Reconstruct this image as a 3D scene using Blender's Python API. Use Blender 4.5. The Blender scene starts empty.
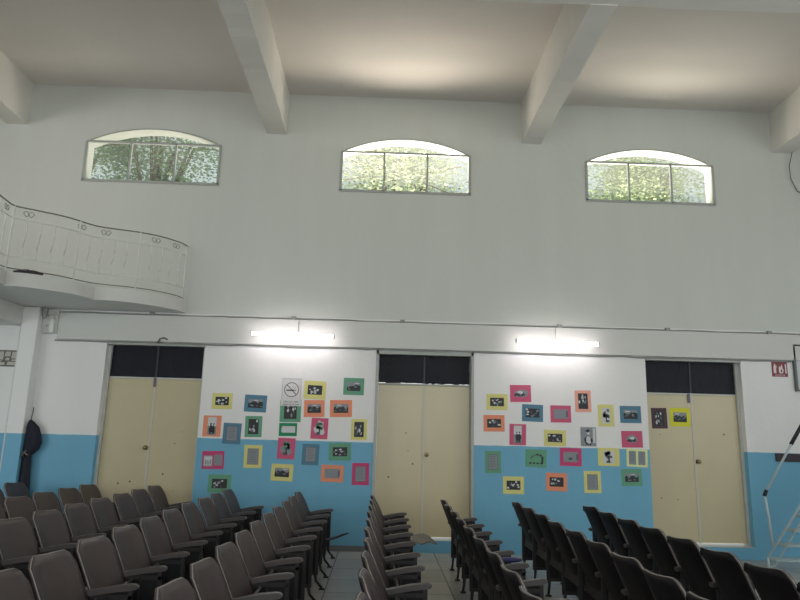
import bpy, bmesh, math, random
from mathutils import Vector, Matrix
R = math.radians
scene = bpy.context.scene
COL = scene.collection

# ---------------------------------------------------------------- camera
YAW, PITCH, ROLL, FPX, CAM_H = R(1.4746), R(11.7204), R(1.5021), 648.2, 1.65
def camera():
    cy, sy, cp, sp = math.cos(YAW), math.sin(YAW), math.cos(PITCH), math.sin(PITCH)
    f = Vector((sy*cp, cy*cp, sp)); rt = Vector((cy, -sy, 0)); up = rt.cross(f)
    r2 = rt*math.cos(ROLL) + up*math.sin(ROLL); u2 = -rt*math.sin(ROLL) + up*math.cos(ROLL)
    cd = bpy.data.cameras.new('camera'); cd.sensor_width = 36; cd.sensor_fit = 'HORIZONTAL'
    cd.lens = FPX/800*36; cd.clip_start = .05; cd.clip_end = 200
    c = bpy.data.objects.new('camera', cd); COL.objects.link(c)
    m = Matrix(((r2.x, u2.x, -f.x, 0), (r2.y, u2.y, -f.y, 0), (r2.z, u2.z, -f.z, CAM_H), (0, 0, 0, 1)))
    c.matrix_world = m
    scene.camera = c
camera()

# ---------------------------------------------------------------- world, lights, exposure
w = bpy.data.worlds.new('sky'); scene.world = w; w.use_nodes = True
nt = w.node_tree; bg = nt.nodes['Background']
tc = nt.nodes.new('ShaderNodeTexCoord'); sx = nt.nodes.new('ShaderNodeSeparateXYZ')
cr = nt.nodes.new('ShaderNodeValToRGB')
cr.color_ramp.elements[0].position = 0; cr.color_ramp.elements[0].color = (1, 1, .96, 1)
cr.color_ramp.elements[1].position = .8; cr.color_ramp.elements[1].color = (.62, .80, 1, 1)
nt.links.new(tc.outputs['Generated'], sx.inputs[0]); nt.links.new(sx.outputs['Z'], cr.inputs[0])
nt.links.new(cr.outputs[0], bg.inputs['Color']); bg.inputs['Strength'].default_value = .75

def area(name, loc, aim, sx_, sy_, power, color):
    l = bpy.data.lights.new(name, 'AREA'); l.shape = 'RECTANGLE'; l.size = sx_; l.size_y = sy_
    l.energy = power; l.color = color
    o = bpy.data.objects.new(name, l); COL.objects.link(o); o.location = loc
    o.rotation_euler = (Vector(aim) - Vector(loc)).to_track_quat('-Z', 'Y').to_euler()
    return o
# daylight through the openings of the wall behind the camera and of the right wall
area('daylight_back_doors', (.6, -5.7, 3.2), (-.2, 5, 3.2), 10, 4.5, 265, (.96, 1, .98))
area('daylight_right_doors', (9.75, 1.5, 3.4), (0, 4.0, 3.2), 8, 4.5, 130, (.96, 1, .98))
g_ = area('daylight_gallery_window', (-7.93, 5.6, 5.6), (-3.0, 9.8, 5.2), 3.2, .8, 22, (1, .96, .93)); g_.data.spread = R(100)
area('added_fill_under_gallery', (-7.93, 5.2, 1.7), (-4.0, 9.8, 1.9), 3.0, 2.0, 38, (.95, 1, 1))  # added fill to lift the lower left wall, set in an invented opening
# the sunlit terrace outside throws light up through the arched windows
area('terrace_bounce_mid', (.3, 11.0, 4.55), (.25, 9.9, 5.9), 4.2, 1.2, 420, (1, .84, .76))
area('terrace_bounce_right', (4.3, 11.0, 4.55), (4.3, 9.9, 5.9), 3.8, 1.2, 235, (1, .87, .78))
area('terrace_bounce_left', (-3.8, 11.2, 4.75), (-3.8, 9.9, 5.9), 2.6, 1.2, 14, (1, .95, .9))
sl_ = bpy.data.lights.new('sun', 'SUN'); sl_.energy = 1.9; sl_.angle = R(1); sl_.color = (1, .96, .88)
so_ = bpy.data.objects.new('sun', sl_); COL.objects.link(so_); so_.location = (-10, 12, 14)
so_.rotation_euler = Vector((.6, .015, -.8)).to_track_quat('-Z', 'Y').to_euler()

vs = scene.view_settings
scene.display_settings.display_device = 'sRGB'
vs.view_transform = 'Standard'; vs.look = 'None'; vs.gamma = 1; vs.exposure = .16; vs.use_curve_mapping = False
scene.cycles.use_denoising = True
scene.cycles.max_bounces = 10; scene.cycles.diffuse_bounces = 6; scene.cycles.transparent_max_bounces = 12
scene.cycles.sample_clamp_indirect = 6

# ---------------------------------------------------------------- materials
def lin(c):
    return tuple((v/12.92 if v <= .04045 else ((v+.055)/1.055)**2.4) for v in (x/255 for x in c)) + (1,)
MATS = {}
def mat(name, rgb, rough=.6, metal=0, emit=None, es=1, noise=0, nscale=6, bump=0, bscale=30, spec=.5):
    """rgb is the sRGB colour the thing itself has"""
    if name in MATS: return MATS[name]
    m = bpy.data.materials.new(name); m.use_nodes = True; n = m.node_tree.nodes; l = m.node_tree.links
    p = n['Principled BSDF']; c = lin(rgb)
    p.inputs['Base Color'].default_value = c; p.inputs['Roughness'].default_value = rough
    p.inputs['Metallic'].default_value = metal; p.inputs['Specular IOR Level'].default_value = spec
    if emit: p.inputs['Emission Color'].default_value = lin(emit); p.inputs['Emission Strength'].default_value = es
    if noise or bump:
        t = n.new('ShaderNodeTexCoord')
    if noise:
        nz = n.new('ShaderNodeTexNoise'); nz.inputs['Scale'].default_value = nscale; nz.inputs['Detail'].default_value = 4
        mx = n.new('ShaderNodeMix'); mx.data_type = 'RGBA'
        l.new(t.outputs['Object'], nz.inputs['Vector']); l.new(nz.outputs['Fac'], mx.inputs[0])
        mx.inputs[6].default_value = tuple(v*(1-noise) for v in c[:3]) + (1,)
        mx.inputs[7].default_value = tuple(min(1, v*(1+noise)) for v in c[:3]) + (1,)
        l.new(mx.outputs[2], p.inputs['Base Color'])
    if bump:
        bz = n.new('ShaderNodeTexNoise'); bz.inputs['Scale'].default_value = bscale; bz.inputs['Detail'].default_value = 3
        b = n.new('ShaderNodeBump'); b.inputs['Strength'].default_value = bump; b.inputs['Distance'].default_value = .02
        l.new(t.outputs['Object'], bz.inputs['Vector']); l.new(bz.outputs['Fac'], b.inputs['Height']); l.new(b.outputs[0], p.inputs['Normal'])
    MATS[name] = m; return m

def wall_material():
    """white painted plaster above a light blue dado, with faint grime"""
    m = bpy.data.materials.new('wall_paint'); m.use_nodes = True; n = m.node_tree.nodes; l = m.node_tree.links
    p = n['Principled BSDF']; p.inputs['Roughness'].default_value = .55
    g = n.new('ShaderNodeNewGeometry'); s = n.new('ShaderNodeSeparateXYZ'); l.new(g.outputs['Position'], s.inputs[0])
    gt = n.new('ShaderNodeMath'); gt.operation = 'GREATER_THAN'; gt.inputs[1].default_value = 1.535
    wob = n.new('ShaderNodeTexNoise'); wob.inputs['Scale'].default_value = 5
    ws = n.new('ShaderNodeMath'); ws.operation = 'MULTIPLY_ADD'; ws.inputs[1].default_value = .02
    l.new(g.outputs['Position'], wob.inputs['Vector']); l.new(wob.outputs['Fac'], ws.inputs[0]); l.new(s.outputs['Z'], ws.inputs[2])
    l.new(ws.outputs[0], gt.inputs[0])
    mx = n.new('ShaderNodeMix'); mx.data_type = 'RGBA'
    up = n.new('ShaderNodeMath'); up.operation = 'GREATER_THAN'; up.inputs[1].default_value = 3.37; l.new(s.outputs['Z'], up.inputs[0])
    m3 = n.new('ShaderNodeMix'); m3.data_type = 'RGBA'      # greyer above the ledge, whiter below: lamplit brightness put into the colour
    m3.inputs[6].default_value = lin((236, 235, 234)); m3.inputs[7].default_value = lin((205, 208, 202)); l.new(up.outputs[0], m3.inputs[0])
    mx.inputs[6].default_value = lin((112, 176, 206)); l.new(m3.outputs[2], mx.inputs[7])
    l.new(gt.outputs[0], mx.inputs[0])
    mp = n.new('ShaderNodeMapping'); mp.inputs['Scale'].default_value = (1.6, 1.6, .22)
    nz = n.new('ShaderNodeTexNoise'); nz.inputs['Scale'].default_value = 1.6; nz.inputs['Detail'].default_value = 6
    l.new(g.outputs['Position'], mp.inputs[0]); l.new(mp.outputs[0], nz.inputs['Vector'])
    mr = n.new('ShaderNodeMapRange'); mr.inputs[1].default_value = .3; mr.inputs[2].default_value = .7
    mr.inputs[3].default_value = .972; mr.inputs[4].default_value = 1.015; l.new(nz.outputs['Fac'], mr.inputs[0])
    mu = n.new('ShaderNodeVectorMath'); mu.operation = 'SCALE'; l.new(mx.outputs[2], mu.inputs[0]); l.new(mr.outputs[0], mu.inputs['Scale'])
    l.new(mu.outputs[0], p.inputs['Base Color'])
    b = n.new('ShaderNodeBump'); b.inputs['Strength'].default_value = .12; b.inputs['Distance'].default_value = .02
    bz = n.new('ShaderNodeTexNoise'); bz.inputs['Scale'].default_value = 14; l.new(g.outputs['Position'], bz.inputs['Vector'])
    l.new(bz.outputs['Fac'], b.inputs['Height']); l.new(b.outputs[0], p.inputs['Normal'])
    return m
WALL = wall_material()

def floor_material():
    m = bpy.data.materials.new('floor_tiles'); m.use_nodes = True; n = m.node_tree.nodes; l = m.node_tree.links
    p = n['Principled BSDF']; p.inputs['Roughness'].default_value = .33
    g = n.new('ShaderNodeNewGeometry'); mp = n.new('ShaderNodeMapping'); mp.inputs['Location'].default_value = (-.15, .1, 0)
    l.new(g.outputs['Position'], mp.inputs[0])
    br = n.new('ShaderNodeTexBrick'); br.offset = 0; br.squash = 1
    br.inputs['Scale'].default_value = 1; br.inputs['Brick Width'].default_value = .68; br.inputs['Row Height'].default_value = .62
    br.inputs['Mortar Size'].default_value = .008; br.inputs['Mortar Smooth'].default_value = .2
    br.inputs['Color1'].default_value = lin((184, 183, 178)); br.inputs['Color2'].default_value = lin((172, 172, 167))
    br.inputs['Mortar'].default_value = lin((74, 76, 76))
    l.new(mp.outputs[0], br.inputs['Vector'])
    nz = n.new('ShaderNodeTexNoise'); nz.inputs['Scale'].default_value = 3; nz.inputs['Detail'].default_value = 8
    l.new(g.outputs['Position'], nz.inputs['Vector'])
    mr = n.new('ShaderNodeMapRange'); mr.inputs[3].default_value = .75; mr.inputs[4].default_value = 1.2; l.new(nz.outputs['Fac'], mr.inputs[0])
    mu = n.new('ShaderNodeVectorMath'); mu.operation = 'SCALE'; l.new(br.outputs[0], mu.inputs[0]); l.new(mr.outputs[0], mu.inputs['Scale'])
    l.new(mu.outputs[0], p.inputs['Base Color'])
    return m

def glass_material():
    m = bpy.data.materials.new('window_glass'); m.use_nodes = True; n = m.node_tree.nodes; l = m.node_tree.links
    for x in list(n): n.remove(x)
    o = n.new('ShaderNodeOutputMaterial'); t = n.new('ShaderNodeBsdfTransparent'); t.inputs[0].default_value = (.95, .98, .94, 1)
    g = n.new('ShaderNodeBsdfGlossy'); g.inputs['Roughness'].default_value = .1
    mx = n.new('ShaderNodeMixShader'); mx.inputs[0].default_value = .06
    d = n.new('ShaderNodeBsdfTranslucent'); d.inputs[0].default_value = (.9, .92, .88, 1)
    m2 = n.new('ShaderNodeMixShader'); m2.inputs[0].default_value = .05   # dusty panes
    l.new(t.outputs[0], mx.inputs[1]); l.new(g.outputs[0], mx.inputs[2])
    l.new(mx.outputs[0], m2.inputs[1]); l.new(d.outputs[0], m2.inputs[2]); l.new(m2.outputs[0], o.inputs[0])
    return m
GLASS = glass_material()
CEIL = mat('ceiling_paint', (214, 208, 202), .8, noise=.05, nscale=1.2, bump=.15, bscale=9)
BEAM = mat('beam_paint', (222, 219, 212), .7, noise=.04, nscale=3)
TRIMW = mat('beam_white', (212, 212, 208), .6, noise=.05, nscale=2)
ALU = mat('grey_metal', (168, 172, 166), .4, noise=.1, nscale=20)
FRAMEW = mat('frame_white', (196, 198, 192), .5, noise=.08, nscale=12)
DOORP = mat('door_cream', (202, 190, 156), .28, noise=.05, nscale=3, bump=.25, bscale=2.2)
BLACKP = mat('black_sheet', (34, 38, 52), .5, noise=.2, nscale=7, bump=.12, bscale=8)
CHAIR = mat('seat_brown', (78, 68, 68), .45, noise=.12, nscale=9)
CHAIRARM = mat('arm_brown', (92, 86, 86), .35, noise=.15, nscale=14)
IRON = mat('cast_iron', (50, 46, 48), .5)
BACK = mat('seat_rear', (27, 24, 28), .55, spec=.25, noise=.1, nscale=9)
RECESS = mat('iron_recess', (24, 23, 26), .7)
PIPING = mat('worn_edge', (158, 152, 146), .35, metal=.3)
CHROME = mat('chrome', (190, 188, 180), .2, metal=1)
WIRE = mat('wire_white', (232, 233, 228), .5)
WIREDK = mat('wire_rusty', (108, 104, 100), .6)

# ---------------------------------------------------------------- mesh helpers
def new_bm(): return bmesh.new()
def box(bm, x0, x1, y0, y1, z0, z1, bev=0, mi=0, rot=None):
    b = bmesh.new()
    bmesh.ops.create_cube(b, size=1, matrix=Matrix.Translation(((x0+x1)/2, (y0+y1)/2, (z0+z1)/2)) @ Matrix.Diagonal((x1-x0, y1-y0, z1-z0, 1)))
    if bev: bmesh.ops.bevel(b, geom=b.edges[:], offset=bev, segments=2, affect='EDGES', profile=.5)
    if rot is not None: bmesh.ops.transform(b, matrix=rot, verts=b.verts[:])
    join(bm, b, mi)
def join(bm, b, mi=0, smooth=False):
    vm = {v: bm.verts.new(v.co) for v in b.verts}
    for f in b.faces:
        try:
            nf = bm.faces.new([vm[v] for v in f.verts]); nf.material_index = mi; nf.smooth = smooth or f.smooth
        except ValueError: pass
    b.free()
def prism(bm, pts, d, mi=0, smooth=False):
    """pts: 3-D loop, d: extrusion vector"""
    d = Vector(d); a = [bm.verts.new(p) for p in pts]; b = [bm.verts.new(Vector(p)+d) for p in pts]
    n = len(pts); fs = [bm.faces.new(a[::-1]), bm.faces.new(b)]
    for i in range(n): fs.append(bm.faces.new((a[i], a[(i+1) % n], b[(i+1) % n], b[i])))
    for f in fs: f.material_index = mi
    for f in fs[2:]: f.smooth = smooth
    return fs
def tube(bm, pts, r, seg=8, mi=0, radii=None):
    pts = [Vector(p) for p in pts]; rings = []
    for i, p in enumerate(pts):
        t = (pts[min(i+1, len(pts)-1)] - pts[max(i-1, 0)]).normalized()
        s = t.cross(Vector((0, 0, 1)))
        if s.length < .05: s = t.cross(Vector((1, 0, 0)))
        s.normalize(); u = t.cross(s).normalized(); rr = radii[i] if radii else r
        rings.append([bm.verts.new(p + s*rr*math.cos(2*math.pi*k/seg) + u*rr*math.sin(2*math.pi*k/seg)) for k in range(seg)])
    for a, b in zip(rings, rings[1:]):
        for k in range(seg):
            f = bm.faces.new((a[k], a[(k+1) % seg], b[(k+1) % seg], b[k])); f.smooth = True; f.material_index = mi
    for rg, rev in ((rings[0], 1), (rings[-1], 0)):
        f = bm.faces.new(rg[::-1] if rev else rg); f.material_index = mi
def obj(name, bm, mats, parent=None, loc=None):
    bmesh.ops.recalc_face_normals(bm, faces=bm.faces[:])
    me = bpy.data.meshes.new(name); bm.to_mesh(me); bm.free()
    for m in (mats if isinstance(mats, (list, tuple)) else [mats]): me.materials.append(m)
    o = bpy.data.objects.new(name, me); COL.objects.link(o)
    if parent: o.parent = parent
    if loc: o.location = loc
    return o
def tag(o, label=None, cat=None, group=None, kind=None):
    for k, v in (('label', label), ('category', cat), ('group', group), ('kind', kind)):
        if v: o[k] = v
    return o
def empty(name, loc=(0, 0, 0), rot=(0, 0, 0)):
    o = bpy.data.objects.new(name, None); o.empty_display_size = .1; COL.objects.link(o); o.location = loc; o.rotation_euler = rot
    return o
def struct(name, bm, m, label=None):
    return tag(obj(name, bm, m), label, None, None, 'structure')
def copy_tree(o, parent=None):
    c = o.copy(); COL.objects.link(c); c.parent = parent
    for ch in [x for x in o.children]: copy_tree(ch, c)
    return c
# ---------------------------------------------------------------- the hall
YW, TH, ZC = 9.8, .27, 7.08
XL, XR, YB = -8.0, 9.9, -6.0
def arch_top(x0, x1, zs, rise, n=16):
    """points from (x0,zs) to (x1,zs) over a segmental arch"""
    out = []
    c = (x1-x0)/2; r = (c*c+rise*rise)/(2*rise); zc = zs+rise-r
    for i in range(n+1):
        x = x0+(x1-x0)*i/n; out.append((x, zc+math.sqrt(max(0, r*r-(x-(x0+x1)/2)**2))))
    return out
WIN = [(-4.82, -2.69, 5.46, 6.12), (-.75, 1.33, 5.44, 6.10), (3.22, 5.31, 5.42, 6.08)]
RISE = .26
DOORS = [(-4.13, -2.665), (-.08, 1.395), (4.035, 5.515)]
DTOP, DSILL = 2.9, .165
bm = new_bm()
def yb(x0, x1, z0, z1): box(bm, x0, x1, YW, YW+TH, z0, z1)
# below the windows: piers and lintels round the doors
xs = [XL] + [v for d in DOORS for v in d] + [XR]
for i in range(0, len(xs), 2): yb(xs[i], xs[i+1], 0, DTOP)
for a, b in DOORS: yb(a, b, 0, DSILL)
yb(XL, XR, DTOP, 5.3)
xs = [XL] + [v for d in WIN for v in d[:2]] + [XR]
for i in range(0, len(xs), 2): yb(xs[i], xs[i+1], 5.3, 6.5)
for a, b, z0, z1 in WIN:
    yb(a, b, 5.3, z0)
    top = arch_top(a, b, z1, RISE)
    for (xa, za), (xb, zb) in zip(top, top[1:]):
        prism(bm, [(xa, YW, za), (xb, YW, zb), (xb, YW, 6.5), (xa, YW, 6.5)], (0, TH, 0))
yb(XL, XR, 6.5, ZC+.2)
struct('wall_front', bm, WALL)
bm = new_bm(); box(bm, XL-.2, XR+.2, YB-.2, YW+TH, -.15, 0); struct('floor', bm, floor_material())
bm = new_bm(); box(bm, XL-.2, XR+.2, YB-.2, YW+TH, ZC, ZC+.2); struct('ceiling', bm, CEIL)
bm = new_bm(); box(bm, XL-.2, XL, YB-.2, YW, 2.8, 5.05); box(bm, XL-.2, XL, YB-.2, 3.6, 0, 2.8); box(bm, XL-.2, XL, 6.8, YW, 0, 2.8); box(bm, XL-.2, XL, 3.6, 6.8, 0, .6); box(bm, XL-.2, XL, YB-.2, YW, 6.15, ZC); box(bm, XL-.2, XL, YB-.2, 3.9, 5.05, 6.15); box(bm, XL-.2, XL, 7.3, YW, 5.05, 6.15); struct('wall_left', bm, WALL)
bm = new_bm()
box(bm, XR, XR+.2, YB, YW, 0, 1.0); box(bm, XR, XR+.2, YB, YW, 5.8, ZC); box(bm, XR, XR+.2, YB, -2.8, 1.0, 5.8); box(bm, XR, XR+.2, 5.8, YW, 1.0, 5.8)
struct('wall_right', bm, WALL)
bm = new_bm()
box(bm, XL, XR, YB-.2, YB, 5.6, ZC); box(bm, XL, -4.5, YB-.2, YB, 0, 5.6); box(bm, 5.7, XR, YB-.2, YB, 0, 5.6); box(bm, -4.5, 5.7, YB-.2, YB, 0, .8)
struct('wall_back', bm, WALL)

# ceiling beams that meet the wall above the windows, and the cross beam
tn = [0]
def trim(bm, m):
    tn[0] += 1; return struct('trim_%d' % tn[0], bm, m)
def rough_beam(x0, x1, y0, y1, z0, z1, seed, m=BEAM, along='y'):
    bm = new_bm(); rnd = random.Random(seed); n = 24
    pr = None
    for i in range(n+1):
        t = i/n; j = [rnd.uniform(-.006, .006) for _ in range(4)]
        if along == 'y':
            y = y0+(y1-y0)*t; q = [(x0+j[0], y, z1), (x0+j[1], y, z0+j[2]*1.5), (x1+j[3], y, z0+j[2]*1.5), (x1+j[0], y, z1)]
        else:
            x = x0+(x1-x0)*t; q = [(x, y0+j[0], z1), (x, y0+j[1], z0+j[2]), (x, y1+j[3], z0+j[2]), (x, y1+j[0], z1)]
        cu = [bm.verts.new(p) for p in q]
        if pr:
            for k in range(4): bm.faces.new((pr[k], pr[(k+1) % 4], cu[(k+1) % 4], cu[k]))
        if i in (0, n): bm.faces.new(cu)
        pr = cu
    return trim(bm, m)
for i, (a, b) in enumerate([(-6.12, -5.80), (-1.97, -1.65), (2.18, 2.49), (6.33, 6.65)]):
    rough_beam(a, b, 6.28, YW, 6.36, ZC, i)
    rough_beam(a, b, YB, 5.98, 6.36, ZC, i+20)
rough_beam(XL, XR, 5.98, 6.3, 6.36, ZC, 9, BEAM, 'x')

# ledge band on the wall above the doors
bm = new_bm(); box(bm, -4.87, XR, YW-.05, YW, 2.92, 3.32, .008); trim(bm, TRIMW)
bm = new_bm(); box(bm, -5.095, -4.87, YW-.07, YW, 3.0, 3.34, .004); trim(bm, TRIMW)
# left beam that carries the gallery, and the engaged pillar under it
rough_beam(-6.5, -5.34, 4.2, YW, 3.1, 3.37, 31, TRIMW)
bm = new_bm(); box(bm, -5.335, -5.10, 9.62, YW, 0, 3.37, .01); trim(bm, WALL)
# baseboards
BASE = mat('baseboard_grey', (112, 116, 116), .6, noise=.1, nscale=4)
bm = new_bm(); box(bm, -8, -4.2, YW-.015, YW, 0, .075); box(bm, -2.6, -.12, YW-.015, YW, 0, .075); struct('baseboard_front', bm, BASE)

# ---- windows: metal frame on the inner face, panes, arched light
for i, (a, b, z0, z1) in enumerate(WIN):
    root = tag(empty('window_%d' % (i+1), ((a+b)/2, YW, z0)), kind='structure')
    cx = (a+b)/2; w_ = (b-a)/2
    bm = new_bm(); t = .022
    box(bm, -w_-.015, w_+.015, -.015, .03, -.02, t); box(bm, -w_, w_, -.015, .03, z1-z0-.012, z1-z0+.018)
    box(bm, -w_-.015, -w_+.025, -.015, .03, 0, z1-z0); box(bm, w_-.025, w_+.015, -.015, .03, 0, z1-z0)
    for s in (-1, 1): box(bm, s*w_/3-.013, s*w_/3+.013, -.015, .03, 0, z1-z0)
    top = [Vector((x-cx, .0, z-z0)) for x, z in arch_top(a, b, z1, RISE-.01, 24)]
    tube(bm, top, .012, 6)
    obj('window_frame', bm, ALU, root)
    for k in range(3):
        bm = new_bm(); x0 = -w_+.02+k*2*w_/3; box(bm, x0, x0+2*w_/3-.03, .008, .014, .02, z1-z0-.02); obj('pane', bm, GLASS, root)
    bm = new_bm(); prism(bm, [(v.x, .01, v.z) for v in top], (0, .006, 0)); obj('arched_pane', bm, GLASS, root)

# ---- doors
KN = mat('knob_brass', (150, 134, 104), .3, metal=.9)
TAPE = mat('tape_lilac', (104, 100, 122), .5)
STRIP = mat('door_strip', (200, 196, 182), .4)
HOLE = mat('stain_brown', (96, 78, 50), .8)
for i, (a, b) in enumerate(DOORS):
    root = tag(empty('door_%d' % (i+1), ((a+b)/2, YW+.16, DSILL)), kind='structure')
    w_ = (b-a)/2; H = DTOP-DSILL; hl = (2.375, 2.39, 2.36)[i]-DSILL      # leaf height
    jm = [FRAMEW, ALU, FRAMEW][i]
    bm = new_bm()
    box(bm, -w_, -w_+.04, -.06, .06, 0, H); box(bm, w_-.04, w_, -.06, .06, 0, H); box(bm, -w_, w_, -.06, .06, H-(.05 if i == 1 else .025), H)
    box(bm, -w_, w_, -.045, .03, hl, hl+.022)
    obj('door_frame', bm, jm, root)
    if i == 1:      # grey metal casing round the middle door
        bm = new_bm()
        for s in (-1, 1): box(bm, s*(w_-.015)-.02, s*(w_-.015)+.02, -.175, -.06, 0, H-.001)
        box(bm, -w_, w_, -.175, -.06, H-.06, H-.002); obj('casing', bm, ALU, root)
    else:
        bm = new_bm(); box(bm, -w_, w_, -.175, -.06, H-.035, H-.002, 0); obj('casing', bm, ALU, root)
    gap = (.0, .035, .04)[i]
    bm = new_bm(); box(bm, -w_, w_, -.155, .14, -.012, .004); obj('threshold', bm, mat('threshold_stone', (206, 204, 196), .5), root)
    bm = new_bm(); box(bm, -w_+.043, -.004, -.03, .01, gap*.3 if i == 1 else gap, hl-.003, .003); lf = obj('leaf', bm, DOORP, root)
    bm = new_bm(); box(bm, .004, w_-.043, -.03, .01, gap, hl-.003, .003); rf = obj('leaf', bm, DOORP, root)
    bm = new_bm(); box(bm, -.017, .017, -.038, -.03, .03, hl-.003, .002); tag(obj('meeting_strip', bm, STRIP, root), 'pale strip between the leaves')
    bm = new_bm(); kx = (-.045, .055, .04)[i]
    b2 = bmesh.new(); bmesh.ops.create_uvsphere(b2, u_segments=14, v_segments=8, radius=.03, matrix=Matrix.Translation((kx, -.075, 1.2))); join(bm, b2, 0, True)
    tube(bm, [(kx, -.03, 1.2), (kx, -.055, 1.2)], .014, 10); tube(bm, [(kx, -.031, 1.2), (kx, -.038, 1.2)], .036, 14)
    obj('door_knob', bm, KN, root)
    rnd = random.Random(i+3); bm = new_bm()
    for _ in range((7, 4, 4)[i]):
        x, z, r_ = rnd.choice((-1, 1))*rnd.uniform(.12, w_-.15), rnd.uniform(.5, 1.9), rnd.uniform(.006, .014)
        tube(bm, [(x, -.0295, z), (x, -.032, z)], r_, 8)
    obj('dent', bm, HOLE, root)
    if i != 1:
        bm = new_bm(); box(bm, -.045+(.02 if i == 0 else -.02), (.02 if i == 0 else -.02)-.005, -.046, -.0385, hl-.12, hl+.02); tag(obj('door_bolt', bm, TAPE, root), 'lilac grey bolt at the top of the leaves')
    # blacked out transom, slightly crumpled sheet in a frame
    bm = new_bm(); nx, nz = 30, 8; rnd = random.Random(i*7+1); g = []
    x0, x1, za, zb = -w_+.045, w_-.045, hl+.024, H-(.052 if i == 1 else .026)
    for r_ in range(nz+1):
        row = []
        for c_ in range(nx+1):
            edge = (r_ in (0, nz)) or (c_ in (0, nx))
            jz = rnd.uniform(-.012, .004) if edge and i == 1 else 0
            row.append(bm.verts.new((x0+(x1-x0)*c_/nx + (jz if c_ == nx else -jz if c_ == 0 else 0), -.03+rnd.uniform(0, .006), za+(zb-za)*r_/nz + (jz if r_ == nz else -jz if r_ == 0 else 0))))
        g.append(row)
    for r_ in range(nz):
        for c_ in range(nx): bm.faces.new((g[r_][c_], g[r_][c_+1], g[r_+1][c_+1], g[r_+1][c_]))
    bmesh.ops.solidify(bm, geom=bm.faces[:], thickness=.003)
    tr = obj('transom', bm, BLACKP, root)
    bm = new_bm(); box(bm, -w_+.04, w_-.04, -.015, .0, hl+.035, H-.05); obj('transom_glass', bm, mat('transom_backing', (120, 122, 118), .5), root)
    bm = new_bm(); box(bm, -.012, .012, -.040, -.034, za, zb); obj('mullion', bm, mat('dark_mullion', (58, 60, 68), .5), root)

# ---------------------------------------------------------------- outside: ground, terrace and trees
OUT = mat('outside_ground', (190, 182, 165), .9)
bm = new_bm(); box(bm, -25, 25, YW+TH+.002, 40, -.2, .12); tag(obj('outside_ground', bm, OUT), kind='structure')
LEAFM = [mat('leaf_green', (122, 152, 112), .6, noise=.35, nscale=3), mat('leaf_pale', (176, 192, 158), .6, noise=.3, nscale=3), mat('leaf_olive', (164, 182, 140), .6, noise=.3, nscale=3)]
BARK = mat('bark', (112, 100, 84), .9, noise=.3, nscale=10)
def tree(x, y, zc, r, seed, mi, label, n=5200, group='trees beyond the windows'):
    rnd = random.Random(seed); root = tag(empty('tree', (x, y, .12)), label, 'tree', group)
    bm = new_bm(); tube(bm, [(0, 0, 0), (.1, 0, zc*.35), (-.05, .1, zc*.7), (0, 0, zc)], .16, 10, radii=[.2, .16, .12, .05])
    for k in range(7):
        a = rnd.uniform(0, 6.28); q = r*rnd.uniform(.5, .85); z = rnd.uniform(-.4, .6)*r
        tube(bm, [(0, 0, zc*.72), (math.cos(a)*q*.5, math.sin(a)*q*.5, zc+z*.4), (math.cos(a)*q, math.sin(a)*q, zc+z)], .03, 6, radii=[.05, .03, .01])
    obj('trunk', bm, BARK, root)
    bm = new_bm(); cl = [(Vector((rnd.gauss(0, 1), rnd.gauss(0, 1), rnd.gauss(0, 1))).normalized()*r*rnd.uniform(.2, .85), r*rnd.uniform(.25, .5)) for _ in range(30)]
    for k in range(n):
        c, cr_ = rnd.choice(cl); p = c + Vector((rnd.gauss(0, .5), rnd.gauss(0, .5), rnd.gauss(0, .45)))*cr_ + Vector((0, 0, zc))
        s = rnd.uniform(.024, .05); e = Matrix.Rotation(rnd.uniform(0, 6.28), 3, 'Z') @ Matrix.Rotation(rnd.uniform(-1.2, 1.2), 3, 'X')
        vs_ = [bm.verts.new(p+e @ Vector(q)*s) for q in ((-1, 0, 0), (-.2, .55, .1), (1, 0, 0), (-.2, -.55, .1))]
        f = bm.faces.new(vs_); f.material_index = 0
    obj('foliage', bm, LEAFM[mi], root)
tree(-4.9, 13.2, 7.5, 1.7, 1, 0, 'leafy green tree seen through the left arched window', 14000)
tree(-8.6, 16.6, 8.6, 1.8, 11, 1, 'paler tree further back behind the left arched window', 3000)
tree(.15, 13.2, 7.0, 1.75, 2, 1, 'pale green tree filling the middle arched window', 15000)
tree(4.0, 16.9, 8.9, 1.6, 3, 2, 'olive green tree behind, between the middle and right arched windows', 7000)
tree(5.5, 13.2, 6.9, 1.6, 4, 2, 'sunny olive tree low behind the right arched window', 14000)
tree(9.6, 16.2, 8.2, 1.9, 5, 1, 'pale green tree at the right edge of right arched window', 6000)

# ---------------------------------------------------------------- balcony at the left
def bez(pts, n=6):
    out = []
    for i in range(len(pts)-1):
        p0, p1, p2, p3 = [Vector(pts[max(0, min(len(pts)-1, i+k))]) for k in (-1, 0, 1, 2)]
        for s in range(n):
            t = s/n; out.append(.5*((2*p1)+(p2-p0)*t+(2*p0-5*p1+4*p2-p3)*t*t+(3*p1-p0-3*p2+p3)*t**3))
    return out+[Vector(pts[-1])]
lobes = [[(-3.0, 9.8), (-3.1, 9.52), (-3.36, 9.2), (-3.7, 9.0), (-4.03, 8.95)], [(-4.03, 8.95), (-4.13, 8.62), (-4.4, 8.36), (-4.62, 8.22), (-4.83, 8.2)],
         [(-4.83, 8.2), (-4.76, 7.95), (-4.74, 7.6), (-4.95, 7.2), (-5.4, 6.95), (-6.0, 6.9)], [(-6.0, 6.9), (-6.2, 6.6), (-6.6, 6.4), (-7.2, 6.3), (-8.0, 6.3)]]
edge = []
for lb in lobes: edge += bez([(*p, 0) for p in lb], 5)[:-1]
edge.append(Vector((-8.0, 6.3, 0)))
ZB, ZT = 3.375, 3.555
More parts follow.
